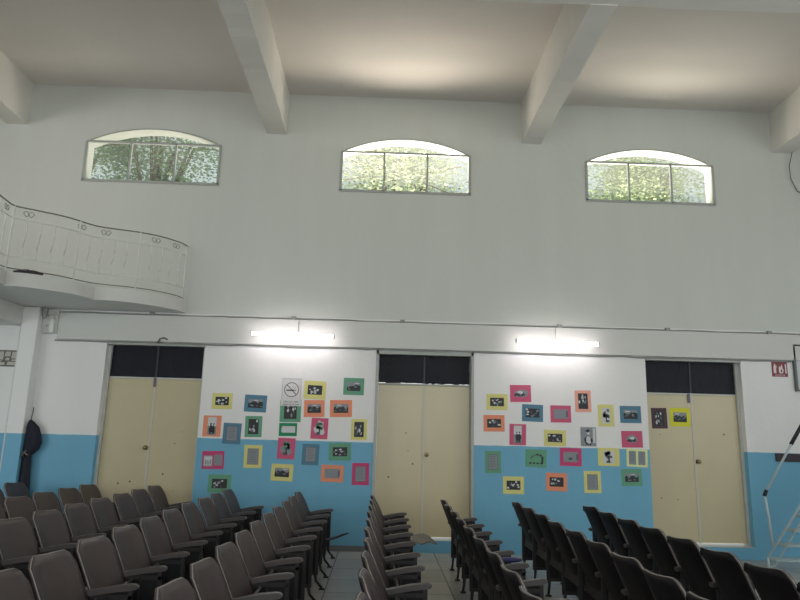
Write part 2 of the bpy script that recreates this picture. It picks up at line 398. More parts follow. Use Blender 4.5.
balc = tag(empty('balcony', (-5.5, 8.6, ZB)), 'white balcony with scalloped edge and wire railing, jutting from the upper left wall', 'balcony')
off = Vector((5.5, -8.6, -ZB))
bm = new_bm(); prism(bm, [Vector((p.x, p.y, ZB))+off for p in edge]+[Vector((-8.0, 9.8, ZB))+off], (0, 0, ZT-ZB)); obj('slab', bm, mat('balcony_white', (214, 214, 210), .6, noise=.05, nscale=4), balc)
rail = bez([(-3.06, 9.79, 0), (-3.1, 9.6, 0), (-3.3, 9.3, 0), (-3.57, 9.1, 0), (-3.87, 8.98, 0), (-4.09, 8.86, 0), (-4.32, 8.52, 0), (-4.58, 8.3, 0), (-4.80, 8.12, 0), (-4.80, 7.9, 0), (-4.79, 7.6, 0), (-4.99, 7.25, 0), (-5.45, 7.0, 0), (-6.1, 6.9, 0), (-6.6, 6.5, 0), (-7.9, 6.4, 0)], 6)
def at(z): return [Vector((p.x, p.y, z))+off for p in rail]
bm = new_bm(); tube(bm, at(4.42), .009, 8); tube(bm, at(3.60), .007, 6); top_rail = obj('railing', bm, WIREDK, balc); tag(top_rail, 'thin dark railing bars')
bm = new_bm(); tube(bm, at(4.26), .008, 6); tube(bm, at(3.75), .007, 6); obj('lower_rail', bm, WIRE, top_rail)
# cumulative positions
acc = [0]
for p, q in zip(rail, rail[1:]): acc.append(acc[-1]+(q-p).length)
def pt(s):
    for i in range(len(acc)-1):
        if acc[i+1] >= s: return rail[i].lerp(rail[i+1], (s-acc[i])/(acc[i+1]-acc[i]))
    return rail[-1]
s = .04; k = 0; rnd = random.Random(5)
while s < acc[-1]:
    p = pt(s)+off; bm = new_bm()
    if k % 5 == 0:
        tube(bm, [(p.x, p.y, ZT-ZB), (p.x, p.y, 4.42-ZB)], .011, 8); obj('post', bm, WIRE, top_rail)
    else:
        z0, z1 = 3.75-ZB, 4.26-ZB; d = (pt(s+.02)-pt(s)).normalized()
        pts = []
        for i in range(9):
            t = i/8; wv = .008*math.sin(t*math.pi*2)
            pts.append((p.x+d.x*wv, p.y+d.y*wv, z0+(z1-z0)*t))
        tube(bm, pts, .008, 6)
        if k % 2: tube(bm, [(p.x, p.y, z0+.24), (p.x, p.y, z0+.255), (p.x, p.y, z0+.27)], .014, 8)
        obj('baluster', bm, WIRE, top_rail)
    s += .165; k += 1
bm = new_bm(); s = .3; k = 0
while s < acc[-1]-.3:      # scroll ornaments between the two top bars, a few of them
    if k % 3 != 2:
        p = pt(s)+off; d = (pt(s+.05)-pt(s-.05)).normalized()
        for sg in (-1, 1):
            pts = [(p.x+d.x*sg*(.03+.035*math.cos(a)*(1-a/14)), p.y+d.y*sg*(.03+.035*math.cos(a)*(1-a/14)), 4.34-ZB+.045*math.sin(a)*(1-a/14)) for a in [j*.6 for j in range(12)]]
            tube(bm, pts, .004, 5)
    s += .34; k += 1
obj('scroll_ornament', bm, WIREDK, top_rail)
# dark cloth left on the slab edge
bm = new_bm(); rr = random.Random(2); prevr = None
for i in range(13):
    t = i/12; x = -4.78+.32*t; y = 8.27+.09*t; r_ = .018+.03*math.sin(math.pi*t)*rr.uniform(.8, 1.1)
    rg = [bm.verts.new((x+rr.uniform(-.004, .004), y+1.2*r_*math.cos(a), ZT+.024+max(-.02, .9*r_*math.sin(a)))) for a in [j*math.pi/5 for j in range(10)]]
    if prevr:
        for j in range(10): bm.faces.new((prevr[j], prevr[(j+1) % 10], rg[(j+1) % 10], rg[j])).smooth = True
    if i in (0, 12): bm.faces.new(rg)
    prevr = rg
tag(obj('cloth', bm, mat('cloth_dark', (62, 58, 58), .9)), 'dark crumpled cloth strip lying on the balcony edge behind the railing', 'cloth')

# ---------------------------------------------------------------- pipes, cables, lamps
PIPE = mat('conduit', (150, 150, 146), .5)
def wavy(x0, x1, z, y, seed, n=60, amp=.006):
    r_ = random.Random(seed); return [(x0+(x1-x0)*i/n, y, z+r_.uniform(-amp, amp)) for i in range(n+1)]
bm = new_bm(); tube(bm, wavy(-4.85, 9.5, 3.335, YW-.02, 1), .011, 6)
for x in [-3.5, -1.36, .3, 2.72, 4.4, 6.0]: box(bm, x-.035, x+.035, YW-.045, YW-.002, 3.30, 3.37, .004)
tag(obj('conduit_pipe', bm, PIPE), 'thin grey conduit running along the top edge of the white ledge', 'pipe')
bm = new_bm(); tube(bm, wavy(-4.9, 6.3, 2.905, YW-.02, 4, 60, .008), .012, 6)
tag(obj('conduit_pipe', bm, PIPE), 'thin grey cable run along the bottom edge of the ledge above the doors', 'pipe')
bm = new_bm()
tube(bm, [(-3.36, YW-.06, 2.90), (-3.33, YW-.07, 2.96), (-3.27, YW-.07, 2.98), (-3.22, YW-.06, 2.955)], .012, 6)
tag(obj('hook', bm, WIREDK), 'small dark bent wire hook above the left double door', 'hook')
bm = new_bm(); rr = random.Random(8)
box(bm, -4.96, -4.90, YW-.12, YW-.05, 3.0, 3.2, .006)
for k in range(5):
    a = rr.uniform(-.05, .05); tube(bm, [(-4.93+a, YW-.09, 3.18), (-4.98+a*2, YW-.1, 3.24+k*.015), (-4.9+a, YW-.09, 3.3), (-4.84+a*2, YW-.08, 3.27-k*.01)], .007, 5)
tube(bm, [(-4.93, YW-.09, 3.1), (-5.02, YW-.1, 3.12), (-4.98, YW-.1, 3.02), (-4.9, YW-.09, 3.05)], .008, 5)
tag(obj('junction_box', bm, mat('box_white', (225, 226, 220), .5)), 'small white cable junction with tangled wires beside the pillar top', 'junction box')
bm = new_bm(); tube(bm, [(-5.08, 9.66, 3.37), (-5.08, 9.66, 3.28), (-5.05, 9.66, 3.2), (-5.02, 9.67, 3.22), (-5.01, 9.68, 3.3), (-5.02, 9.7, 3.36)], .008, 6)
tag(obj('loose_cable', bm, PIPE), 'grey cable hanging in a loop under the balcony by the pillar', 'cable')
bm = new_bm(); tube(bm, [(-5.338, 9.63, 3.36), (-5.342, 9.63, 1.7), (-5.34, 9.63, .02)], .011, 6)
tag(obj('conduit_pipe', bm, mat('pipe_light', (222, 222, 218), .5)), 'white vertical pipe down the left corner of the pillar', 'pipe')
TUBE = mat('lamp_glow', (255, 250, 250), .4, emit=(255, 246, 248), es=17)
for n, (x0, x1, z0, z1, lb) in enumerate([(-1.925, -.715, 3.047, 3.033, 'lit white tube lamp on the ledge between left and middle doors'), (1.985, 3.215, 3.052, 3.034, 'lit white tube lamp on the ledge between middle and right doors')]):
    root = tag(empty('tube_lamp', ((x0+x1)/2, YW-.05, (z0+z1)/2)), lb, 'lamp', 'tube lamps on the ledge'); L = (x1-x0)/2; dz = (z1-z0)/2; O = -.28
    bm = new_bm(); box(bm, -L*.97, L*.97, O-.02, O+.02, .026, .034, .002, rot=Matrix.Rotation(-dz/L, 4, 'Y')); obj('housing', bm, FRAMEW, root)
    bm = new_bm(); tube(bm, [(-L, O, -dz), (L, O, dz)], .024, 12); obj('tube', bm, TUBE, root)
    for s_ in (-1, 1):
        bm = new_bm(); box(bm, s_*L-.012, s_*L+.012, O-.026, O+.026, s_*dz-.026, s_*dz+.034, .003); obj('end_cap', bm, FRAMEW, root)
    for s_ in (-.6, .6):
        bm = new_bm(); tube(bm, [(s_*L, O, .034), (s_*L, -.001, .06)], .005, 6); obj('bracket', bm, FRAMEW, root)
    bm = new_bm(); tube(bm, [(.04, O, .034), (.045, -.015, .10), (.045, -.012, .25)], .005, 6); obj('power_cord', bm, FRAMEW, root)
bm = new_bm(); tube(bm, [(6.62, 9.72, 6.35), (6.56, 9.74, 6.1), (6.58, 9.76, 5.9), (6.68, 9.78, 5.7), (6.8, 9.79, 5.65)], .007, 6)
tag(obj('loose_cable', bm, WIREDK), 'thin dark cable hanging below the beam at the upper right corner', 'cable')

# ---------------------------------------------------------------- right side: board, strip, sign, stair
bd = tag(empty('whiteboard', (6.86, YW, 2.81)), 'pale board with dark metal frame on the wall right of the red sign', 'board')
bm = new_bm(); box(bm, -.50, .50, -.025, -.004, -.33, .33); obj('panel', bm, mat('board_pale', (196, 200, 204), .35), bd)
bm = new_bm()
box(bm, -.53, .53, -.05, 0, .33, .36, .004); box(bm, -.53, .53, -.05, 0, -.36, -.33, .004); box(bm, -.53, -.495, -.05, 0, -.33, .33, .004); box(bm, .495, .53, -.05, 0, -.33, .33, .004)
obj('frame', bm, mat('board_frame', (92, 98, 98), .4), bd)
bm = new_bm(); box(bm, 5.93, 7.6, YW-.03, YW, 1.40, 1.52, .004); tag(obj('wall_rail', bm, mat('dark_wood', (58, 48, 54), .6)), 'dark horizontal board fixed along the paint line behind the metal stair', 'board')

def text_mesh(bm, s, size, cx, z, y, mi):
    cu = bpy.data.curves.new('lettering', 'FONT'); cu.body = s; cu.size = size; cu.align_x = 'CENTER'; cu.extrude = .0004
    o = bpy.data.objects.new('lettering', cu); COL.objects.link(o); dg = bpy.context.evaluated_depsgraph_get(); dg.update()
    me = bpy.data.meshes.new_from_object(o.evaluated_get(dg)); b = bmesh.new(); b.from_mesh(me)
    bmesh.ops.transform(b, matrix=Matrix.Translation((cx, y, z)) @ Matrix.Rotation(R(90), 4, 'X'), verts=b.verts[:])
    join(bm, b, mi); bpy.data.objects.remove(o); bpy.data.curves.remove(cu); bpy.data.meshes.remove(me)

SR, SW, SK = mat('sign_red', (132, 42, 58), .45), mat('sign_white', (225, 218, 216), .5), mat('sign_dark', (60, 24, 32), .5)
sg = tag(empty('fire_extinguisher_sign', (6.12, YW, 2.78)), 'small red fire extinguisher sign on the white wall at far right', 'sign')
bm = new_bm(); box(bm, -.122, .122, -.006, 0, -.112, .112, .001); obj('plate', bm, SR, sg)
bm = new_bm(); y = -.0062; d = (0, -.0006, 0)
def ply(bm, pts, mi=0, yy=None):
    prism(bm, [(p[0], y if yy is None else yy, p[1]) for p in pts], d, mi)
ply(bm, [(-.095, -.06), (-.055, -.06), (-.055, .035), (-.062, .052), (-.068, .056), (-.068, .085), (-.084, .085), (-.084, .056), (-.09, .05), (-.095, .035)])
ply(bm, [(-.068, .07), (-.045, .055), (-.035, .02), (-.042, .02), (-.05, .047), (-.068, .06)])
ply(bm, [(-.015, -.04), (.0, -.062), (.04, -.062), (.06, -.03), (.058, .0), (.045, .02), (.046, .05), (.03, .085), (.026, .05), (.01, .03), (.0, .06), (-.012, .02)])
ply(bm, [(.085, -.06), (.105, -.06), (.105, .085), (.085, .085)])
ply(bm, [(.012, -.04), (.04, -.04), (.038, -.01), (.024, .01)], 1, y-.0007)
text_mesh(bm, 'EXTINTOR', .032, 0, -.1, y-.001, 0)
obj('pictogram', bm, [SW, SR], sg)
sg = tag(empty('notice_plate', (-5.565, YW, 2.61)), 'small dark framed pictogram notice on the wall left of the pillar', 'sign')
bm = new_bm(); box(bm, -.145, .145, -.006, 0, -.122, .122, .001); obj('plate', bm, mat('plate_brown', (104, 96, 90), .5), sg)
bm = new_bm()
for a_, b_, c_, e_ in [(-.125, -.06, -.02, .1), (-.045, .04, .03, .1), (-.03, .03, -.03, .01), (.055, .125, .0, .1), (-.12, -.03, -.1, -.06), (0, .12, -.1, -.05), (-.125, -.08, -.045, -.03), (.06, .12, -.035, -.015)]:
    ply(bm, [(a_, c_), (b_, c_), (b_, e_), (a_+.01, e_)])
obj('pictogram', bm, mat('plate_cream', (190, 186, 176), .6), sg)

# metal stair at the right edge
ST = mat('stair_paint', (176, 194, 198), .4, noise=.08, nscale=9)
st = tag(empty('metal_stair', (5.265, 9.0, 0)), 'pale painted metal stair with slanting handrail at the right edge by the wall', 'stairs')
bm = new_bm(); sl = 1.345
def strg(dx, dz, yy, r_=.017): tube(bm, [(dx, yy, .17+dz), (dx+1.6, yy, .17+dz+1.6*sl)], r_, 8)
strg(-.05, 0, -.02); strg(.01, -.12, -.02, .013)
tube(bm, [(-.05, -.02, .0), (-.05, -.02, .18)], .017, 8)
tube(bm, [(-.04, -.02, .05), (.06, -.02, .09)], .010, 6)
obj('stringer', bm, ST, st)
for k in range(8):
    x = .04+k*.142; z = .135+k*.191
    bm = new_bm(); box(bm, x, x+.46, -.02, .18, z-.018, z+.018, .004)
    for yy in (-.03,): tube(bm, [(x, yy, z), (x+.6, yy, z)], .014, 6)
    obj('tread', bm, ST, st)
bm = new_bm()
tube(bm, [(.02, -.03, .33), (.0, -.03, .7), (-.03, -.03, .99)], .018, 8)
tube(bm, [(-.03, -.03, .985), (.42, -.03, 1.68), (.54, -.03, 1.86), (1.0, -.03, 2.55)], .016, 8)
tube(bm, [(1.1, -.03, 1.7), (1.0, -.03, 2.55)], .016, 8)
hr = obj('handrail', bm, ST, st)
bm = new_bm(); tube(bm, [(.40, -.03, 1.655), (.54, -.03, 1.865), (.62, -.03, 1.985)], .026, 8); GR = mat('grip_black', (36, 36, 42), .6); tag(obj('grip', bm, GR, hr), 'black grip tape')
bm = new_bm(); tube(bm, [(-.035, -.03, .96), (.0, -.03, 1.04)], .025, 8); tag(obj('grip', bm, GR, hr), 'black grip tape')

# black coat hung by the pillar
bm = new_bm(); pr = None; rr = random.Random(4)
prof = [(1.72, -5.1, .02, .02), (1.69, -5.09, .04, .03), (1.62, -5.06, .085, .05), (1.5, -5.035, .105, .06), (1.4, -5.03, .115, .065), (1.32, -5.045, .105, .06), (1.26, -5.07, .075, .05), (1.22, -5.085, .06, .045), (1.12, -5.08, .065, .05), (.95, -5.075, .07, .055), (.75, -5.07, .08, .055), (.55, -5.07, .08, .06), (.45, -5.07, .075, .055)]
for i, (z, x, a_, b_) in enumerate(prof):
    rg = []
    for j in range(20):
        a = j*2*math.pi/20; f = 1+.1*math.sin(5*a+i*.35)
        rg.append(bm.verts.new((max(-5.097, x+.05+a_*f*math.cos(a)), 9.71+b_*f*math.sin(a)*.9, z+rr.uniform(-.006, .006))))
    if pr:
        for j in range(20): bm.faces.new((pr[j], pr[(j+1) % 20], rg[(j+1) % 20], rg[j])).smooth = True
    if i in (0, len(prof)-1): bm.faces.new(rg)
    pr = rg
coat = tag(empty('hanging_coat', (0, 0, 0)), 'black coat hanging on the wall at the right of the pillar', 'coat')
coat.location = (-5.03, 9.71, .45)
inv = (5.03, -9.71, -.45)
o = obj('coat_body', bm, mat('coat_black', (30, 33, 46), .85, bump=.3, bscale=12), coat, inv)
bm = new_bm(); tube(bm, [(-5.06, 9.73, 1.71), (-5.075, 9.785, 1.86), (-5.08, 9.795, 1.9)], .006, 6); obj('hanging_loop', bm, IRON, coat, inv)
bm = new_bm(); tube(bm, [(-5.09, 9.66, 1.2), (-5.05, 9.645, 1.26), (-5.0, 9.65, 1.23), (-5.03, 9.64, 1.19), (-5.07, 9.64, 1.24), (-5.02, 9.64, 1.29)], .014, 6); tag(obj('belt_buckle', bm, mat('buckle', (120, 108, 98), .5), coat, inv), 'pale brown knotted belt')

# ---------------------------------------------------------------- papers on the wall
PC = dict(yellow=(222, 216, 138), blue=(86, 130, 154), orange=(236, 150, 116), green=(104, 162, 132), deepgreen=(38, 140, 96), white=(222, 220, 220), pink=(206, 92, 126), magenta=(202, 68, 118),
          salmon=(236, 168, 150), paleyellow=(226, 230, 170), brown=(84, 62, 70), vividyellow=(222, 218, 62))
K0, K1, K2, K3, K4 = mat('print_dark', (40, 42, 48), .5), mat('print_light', (206, 208, 210), .5), mat('print_grey', (136, 142, 148), .5), mat('print_green', (84, 132, 110), .5), mat('print_mid', (92, 98, 106), .5)
PM = [K0, K1, K2, K3, K4]
def layer(bm, pts, mi, lv): prism(bm, [(p[0], -.0032-.0007*lv, p[1]) for p in pts], (0, -.0005, 0), mi)
def blob(bm, cx, cz, rx, rz, mi, lv, rnd, n=9, W_=9, H_=9):
    pts = []
    for k in range(n):
        a = -k*2*math.pi/n; f = rnd.uniform(.65, 1.15)
        pts.append((max(-W_, min(W_, cx+rx*f*math.cos(a))), max(-H_, min(H_, cz+rz*f*math.sin(a)))))
    layer(bm, pts, mi, lv)
def rect(bm, x0, x1, z0, z1, mi, lv): layer(bm, [(x0, z0), (x1, z0), (x1, z1), (x0, z1)], mi, lv)
def picture(kind, w, h, rnd):
    bm = new_bm(); land = w > h
    a, b = (w*.33, h*.26) if land else (w*.30, h*.36)
    if kind == 'group':
        rect(bm, -a, a, -b, b, 0, 0)
        for _ in range(7): blob(bm, rnd.uniform(-a*.8, a*.8), rnd.uniform(-b*.7, b*.8), a*.2, b*.25, rnd.choice((1, 2, 4, 1)), 1, rnd, 8, a, b)
        for _ in range(6): blob(bm, rnd.uniform(-a*.8, a*.8), rnd.uniform(-b*.8, b*.8), a*.12, b*.18, rnd.choice((0, 1, 4)), 2, rnd, 7, a, b)
    elif kind == 'hills':
        rect(bm, -a, a, -b, b, 2, 0); n = 9
        pts = [(-a, -b)]+[(a, -b)]+[(a-2*a*i/n, rnd.uniform(-.1, .55)*b) for i in range(n+1)]
        layer(bm, pts, 0, 1)
        for _ in range(5): blob(bm, rnd.uniform(-a*.8, a*.8), rnd.uniform(-b*.7, b*.0), a*.16, b*.16, rnd.choice((4, 3, 2)), 2, rnd, 7, a, b)
        blob(bm, rnd.uniform(-a*.5, a*.5), b*.7, a*.4, b*.14, 1, 1, rnd, 8, a, b)
    elif kind == 'grey':
        a, b = w*.34, h*.28; rect(bm, -a, a, -b, b, 2, 0); rect(bm, a*.75, a, -b*.6, b*.6, 4, 1)
        for _ in range(3): blob(bm, rnd.uniform(-a*.6, a*.4), rnd.uniform(-b*.5, b*.5), a*.25, b*.25, 2, 1, rnd)
    elif kind == 'doc':
        a, b = w*.31, h*.35; rect(bm, -a, a, -b, b, 4, 0); rect(bm, -a*.92, a*.92, -b*.94, b*.94, 2, 1)
        for i in range(7): z = b*.7-i*b*.22; rect(bm, -a*.7, a*rnd.uniform(.3, .75), z, z+b*.04, 4, 2)
    elif kind == 'pair':
        rect(bm, -w*.44, -w*.0, -h*.36, h*.26, 2, 0); rect(bm, -w*.40, -w*.04, -h*.3, h*.2, 1, 1); rect(bm, w*.05, w*.42, -h*.3, h*.3, 2, 0)
        for i in range(4): rect(bm, -w*.36+i*w*.08, -w*.31+i*w*.08, -h*.26, h*rnd.uniform(-.05, .1), 2, 2)
    elif kind == 'pair2':
        for s_ in (-1, 1):
            rect(bm, s_*w*.22-w*.17, s_*w*.22+w*.17, -h*.38, h*.38, 2, 0)
            for i in range(7): z = h*.28-i*h*.085; rect(bm, s_*w*.22-w*.13, s_*w*.22+w*rnd.uniform(.05, .13), z, z+h*.02, 4, 1)
    elif kind in ('tree', 'tree2'):
        if kind == 'tree': blob(bm, 0, 0, w*.34, h*.38, 2 if rnd.random() < .5 else 1, 0, random.Random(1), 14)
        else: rect(bm, -w*.26, w*.26, -h*.36, h*.34, 1, 0)
        m_ = 3 if kind == 'tree' else 4
        for _ in range(9): blob(bm, rnd.uniform(-.14, .14)*w, rnd.uniform(-.05, .25)*h, w*.10, h*.09, m_, 1, rnd)
        rect(bm, -w*.03, w*.04, -h*.3, h*.05, 0, 2)
        for _ in range(3): blob(bm, rnd.uniform(-.14, .14)*w, rnd.uniform(-.3, -.2)*h, w*.10, h*.04, 4, 2, rnd)
    elif kind == 'boat':
        blob(bm, 0, 0, a*1.05, b*.95, 2, 0, rnd, 12); blob(bm, -a*.1, -b*.25, a*.85, b*.5, 0, 1, rnd, 12); blob(bm, 0, b*.25, a*.45, b*.4, 1, 2, rnd, 9)
        for _ in range(6): blob(bm, rnd.uniform(-a*.6, a*.6), rnd.uniform(-b*.6, 0), a*.14, b*.14, rnd.choice((2, 3, 4)), 3, rnd, 7)
    elif kind == 'figure':
        rect(bm, -w*.24, w*.24, -h*.42, h*.42, 2, 0); rect(bm, -w*.24, w*.24, h*.0, h*.42, 1, 1)
        for cx in (-.06, .10): blob(bm, cx*w, -h*.15, w*.10, h*.22, 0, 2, rnd, 10); blob(bm, cx*w, h*.1, w*.05, h*.05, 0, 3, rnd, 8)
        blob(bm, 0, -h*.36, w*.2, h*.05, 4, 2, rnd)
    elif kind == 'portrait':
        rect(bm, -w*.46, w*.46, -h*.46, h*.46, 2, 0); blob(bm, 0, -h*.2, w*.27, h*.24, 0, 1, rnd, 12); blob(bm, 0, -h*.17, w*.18, h*.17, 1, 2, rnd, 10)
        blob(bm, -w*.02, h*.2, w*.12, h*.11, 1, 2, rnd, 10); blob(bm, -w*.03, h*.28, w*.15, h*.08, 0, 3, rnd, 10); rect(bm, w*.28, w*.42, -h*.3, h*.42, 1, 1)
    elif kind == 'arch':
        for i in range(9):
            a_ = R(160-i*17); rect(bm, w*.06+w*.30*math.cos(a_)-w*.035, w*.06+w*.30*math.cos(a_)+w*.045, h*(-.1)+h*.3*math.sin(a_)-h*.04, h*(-.1)+h*.3*math.sin(a_)+h*.06, rnd.choice((0, 4, 3)), 0)
        for x in (-.32, -.15, .02, .2): rect(bm, w*x, w*(x+.11), -h*.33, -h*.24, 0, 0)
        rect(bm, w*.25, w*.34, -h*.3, h*.1, 0, 1)
    elif kind == 'label':
        rect(bm, -w*.32, w*.40, -h*.24, h*.26, 1, 0); blob(bm, -w*.30, 0, w*.10, h*.24, 1, 1, random.Random(3), 10)
    elif kind == 'nosmoke':
        cz = h*.08; ro, ri = w*.37, w*.33; n = 28
        for i in range(n):
            p, q = i*2*math.pi/n, (i+1)*2*math.pi/n
            layer(bm, [(ro*math.cos(p), cz+ro*math.sin(p)), (ro*math.cos(q), cz+ro*math.sin(q)), (ri*math.cos(q), cz+ri*math.sin(q)), (ri*math.cos(p), cz+ri*math.sin(p))], 4, 0)
        dr = Vector((1, -1)).normalized(); nn = Vector((1, 1)).normalized()*w*.022
        e0, e1 = -dr*ri, dr*ri
        layer(bm, [(e0.x-nn.x, cz+e0.y-nn.y), (e1.x-nn.x, cz+e1.y-nn.y), (e1.x+nn.x, cz+e1.y+nn.y), (e0.x+nn.x, cz+e0.y+nn.y)], 4, 0)
        rect(bm, -w*.26, w*.14, cz-w*.06, cz, 0, 1); rect(bm, w*.16, w*.22, cz-w*.06, cz, 4, 1)
        for i in range(5): rect(bm, w*(.02+.035*i), w*(.05+.035*i), cz+w*(.06+.05*(i % 3)), cz+w*(.085+.05*(i % 3)), 2, 1)
        for x in (-.46, .455): rect(bm, w*x, w*(x+.01), -h*.30, h*.47, 2, 0)
        rect(bm, -w*.46, w*.465, h*.46, h*.47, 2, 0)
        text_mesh(bm, 'ESPACIO 100%', h*.085, 0, -h*.38, -.0036, 0); text_mesh(bm, 'LIBRE DE HUMO', h*.085, 0, -h*.475, -.0036, 0)
    return bm
POSTERS = [
('yellow','group',-2.346,2.069,0.302,0.235,9.80,'yellow paper with group photo, leftmost of the top row, beside blue one'),
('blue','hills',-1.852,2.046,0.327,0.249,9.80,'blue landscape paper left of the no smoking notice'),
('orange','figure',-2.466,1.702,0.262,0.303,9.80,'orange striped portrait paper with dark figures, nearest the left double door'),
('blue','doc',-2.166,1.601,0.263,0.302,9.80,'blue portrait paper with grey page, straddling the paint line'),
('green','group',-1.859,1.710,0.249,0.304,9.80,'green portrait paper with black and white photo under blue landscape paper'),
('white','nosmoke',-1.331,2.230,0.297,0.414,9.80,'white no smoking notice with crossed out cigarette in a ring'),
('green','group',-1.330,1.950,0.311,0.321,9.80,'green paper with dark photo tucked under the no smoking notice'),
('deepgreen','label',-1.350,1.680,0.264,0.188,9.80,'small deep green paper with blank white label shape'),
('pink','tree',-1.359,1.407,0.256,0.300,9.80,'pink portrait paper with green tree picture, below the white label paper'),
('yellow','group',-0.984,2.269,0.327,0.267,9.80,'yellow landscape paper just right of the no smoking notice'),
('orange','hills',-0.980,1.996,0.303,0.249,9.80,'orange landscape paper with greenish photo under a yellow one'),
('pink','tree',-0.888,1.707,0.250,0.304,9.80,'pink portrait paper with plant picture, lower edge on the paint line'),
('green','hills',-0.407,2.337,0.307,0.253,9.80,'dusty green landscape paper, highest one left of the middle door'),
('orange','hills',-0.584,2.007,0.327,0.250,9.80,'orange landscape paper with dark photo, right of another orange paper'),
('yellow','group',-0.304,1.707,0.237,0.305,9.80,'yellow portrait paper with tall black and white photo by middle door'),
('blue','doc',-1.000,1.330,0.248,0.299,9.80,'blue portrait paper with pale text page on the blue wall'),
('green','group',-0.571,1.380,0.323,0.250,9.80,'green landscape paper with dark photo, just under the paint line left of middle door'),
('yellow','hills',-1.400,1.065,0.318,0.240,9.80,'yellow landscape paper with mountain photo, low on the blue wall'),
('orange','grey',-0.670,1.068,0.327,0.240,9.80,'bright orange landscape paper with plain grey picture'),
('magenta','doc',-0.258,1.071,0.248,0.311,9.80,'magenta portrait paper low beside the left edge of middle door'),
('magenta','pair',-2.411,1.217,0.318,0.254,9.80,'magenta landscape paper with pale two part picture beside left door'),
('yellow','doc',-1.836,1.281,0.261,0.326,9.80,'yellow portrait paper framing a grey page above the seats'),
('green','group',-2.290,0.889,0.330,0.251,9.80,'green landscape paper with black and white photo, lowest near the left door'),
('yellow','group',1.750,2.166,0.317,0.238,9.80,'yellow landscape paper, uppermost one just right of the middle door'),
('pink','boat',2.107,2.302,0.318,0.254,9.80,'pink landscape paper with oval object photo, highest right of middle door'),
('orange','group',1.704,1.851,0.315,0.242,9.80,'orange landscape paper with bluish photo below yellow one by middle door'),
('blue','group',2.284,2.017,0.317,0.251,9.80,'teal blue landscape paper with grey group photo right of middle door'),
('pink','figure',2.058,1.695,0.247,0.306,9.80,'pink portrait paper with standing figure photo on the paint line'),
('pink','grey',2.711,2.014,0.310,0.252,9.80,'pink landscape paper with pale grey picture under the right tube lamp'),
('yellow','group',2.616,1.659,0.330,0.234,9.80,'yellow landscape paper resting on paint line between pink papers'),
('salmon','group',3.054,2.213,0.243,0.322,9.80,'pale salmon portrait paper with tall black and white photo'),
('yellow','tree2',3.397,2.010,0.243,0.326,9.80,'pale yellow portrait paper with faint trees picture near blue paper'),
('blue','hills',3.770,2.034,0.320,0.253,9.80,'teal blue landscape paper with building photo left of the right door'),
('white','portrait',3.117,1.690,0.249,0.300,9.80,'unframed black and white portrait print of a person in a white top'),
('pink','boat',3.776,1.670,0.317,0.242,9.80,'pink landscape paper with domed dark picture left of the right door'),
('yellow','tree2',3.414,1.403,0.322,0.260,9.80,'yellow landscape paper with small upright photo just under the paint line'),
('paleyellow','pair2',3.838,1.399,0.316,0.260,9.80,'pale yellow paper holding two grey pages side by side'),
('brown','group',4.261,1.995,0.240,0.309,9.93,'dark brown portrait photo print stuck on the right door'),
('vividyellow','hills',4.583,2.018,0.310,0.279,9.93,'vivid yellow landscape paper stuck on the right door'),
('green','doc',1.687,1.289,0.237,0.316,9.80,'green portrait paper with faint grey page, nearest middle door on blue wall'),
('green','arch',2.326,1.358,0.313,0.252,9.80,'dusty green landscape paper with dark broken arch picture'),
('magenta','grey',2.845,1.389,0.322,0.260,9.80,'magenta landscape paper with grey picture just under the paint line'),
('yellow','group',1.987,0.965,0.309,0.248,9.80,'yellow landscape paper with black and white group, lowest right of middle door'),
('orange','group',2.624,1.026,0.311,0.256,9.80,'orange landscape paper with dark photo low on the blue wall'),
('yellow','doc',3.158,1.038,0.252,0.313,9.80,'yellow portrait paper with tilted plain grey page low on wall'),
('green','hills',3.745,1.116,0.307,0.243,9.80,'green landscape paper with dark skyline photo low by the right door'),
]
NAMES = {'nosmoke': 'no_smoking_notice', 'portrait': 'photo_print', 'label': 'wall_label'}
for n, (c, k, X, Z, w_, h_, D, lb) in enumerate(POSTERS):
    rnd = random.Random(n*13+7)
    ydep = YW if D < 9.9 else YW+.13
    z_off = -.004 if k == 'nosmoke' else 0
    rt = tag(empty(NAMES.get(k, 'poster'), (X, ydep-.0005+z_off, Z), (0, R(rnd.uniform(-1.8, 1.8)) if k != 'nosmoke' else 0, 0)), lb, 'sign' if k in ('nosmoke', 'label') else 'poster', 'coloured papers with pictures on the wall')
    bm = new_bm(); box(bm, -w_/2, w_/2, -.003, -.0002, -h_/2, h_/2)
    obj('paper', bm, mat('paper_'+c, PC[c], .75, noise=.04, nscale=8), rt)
    obj('picture', picture(k, w_, h_, rnd), PM, rt)

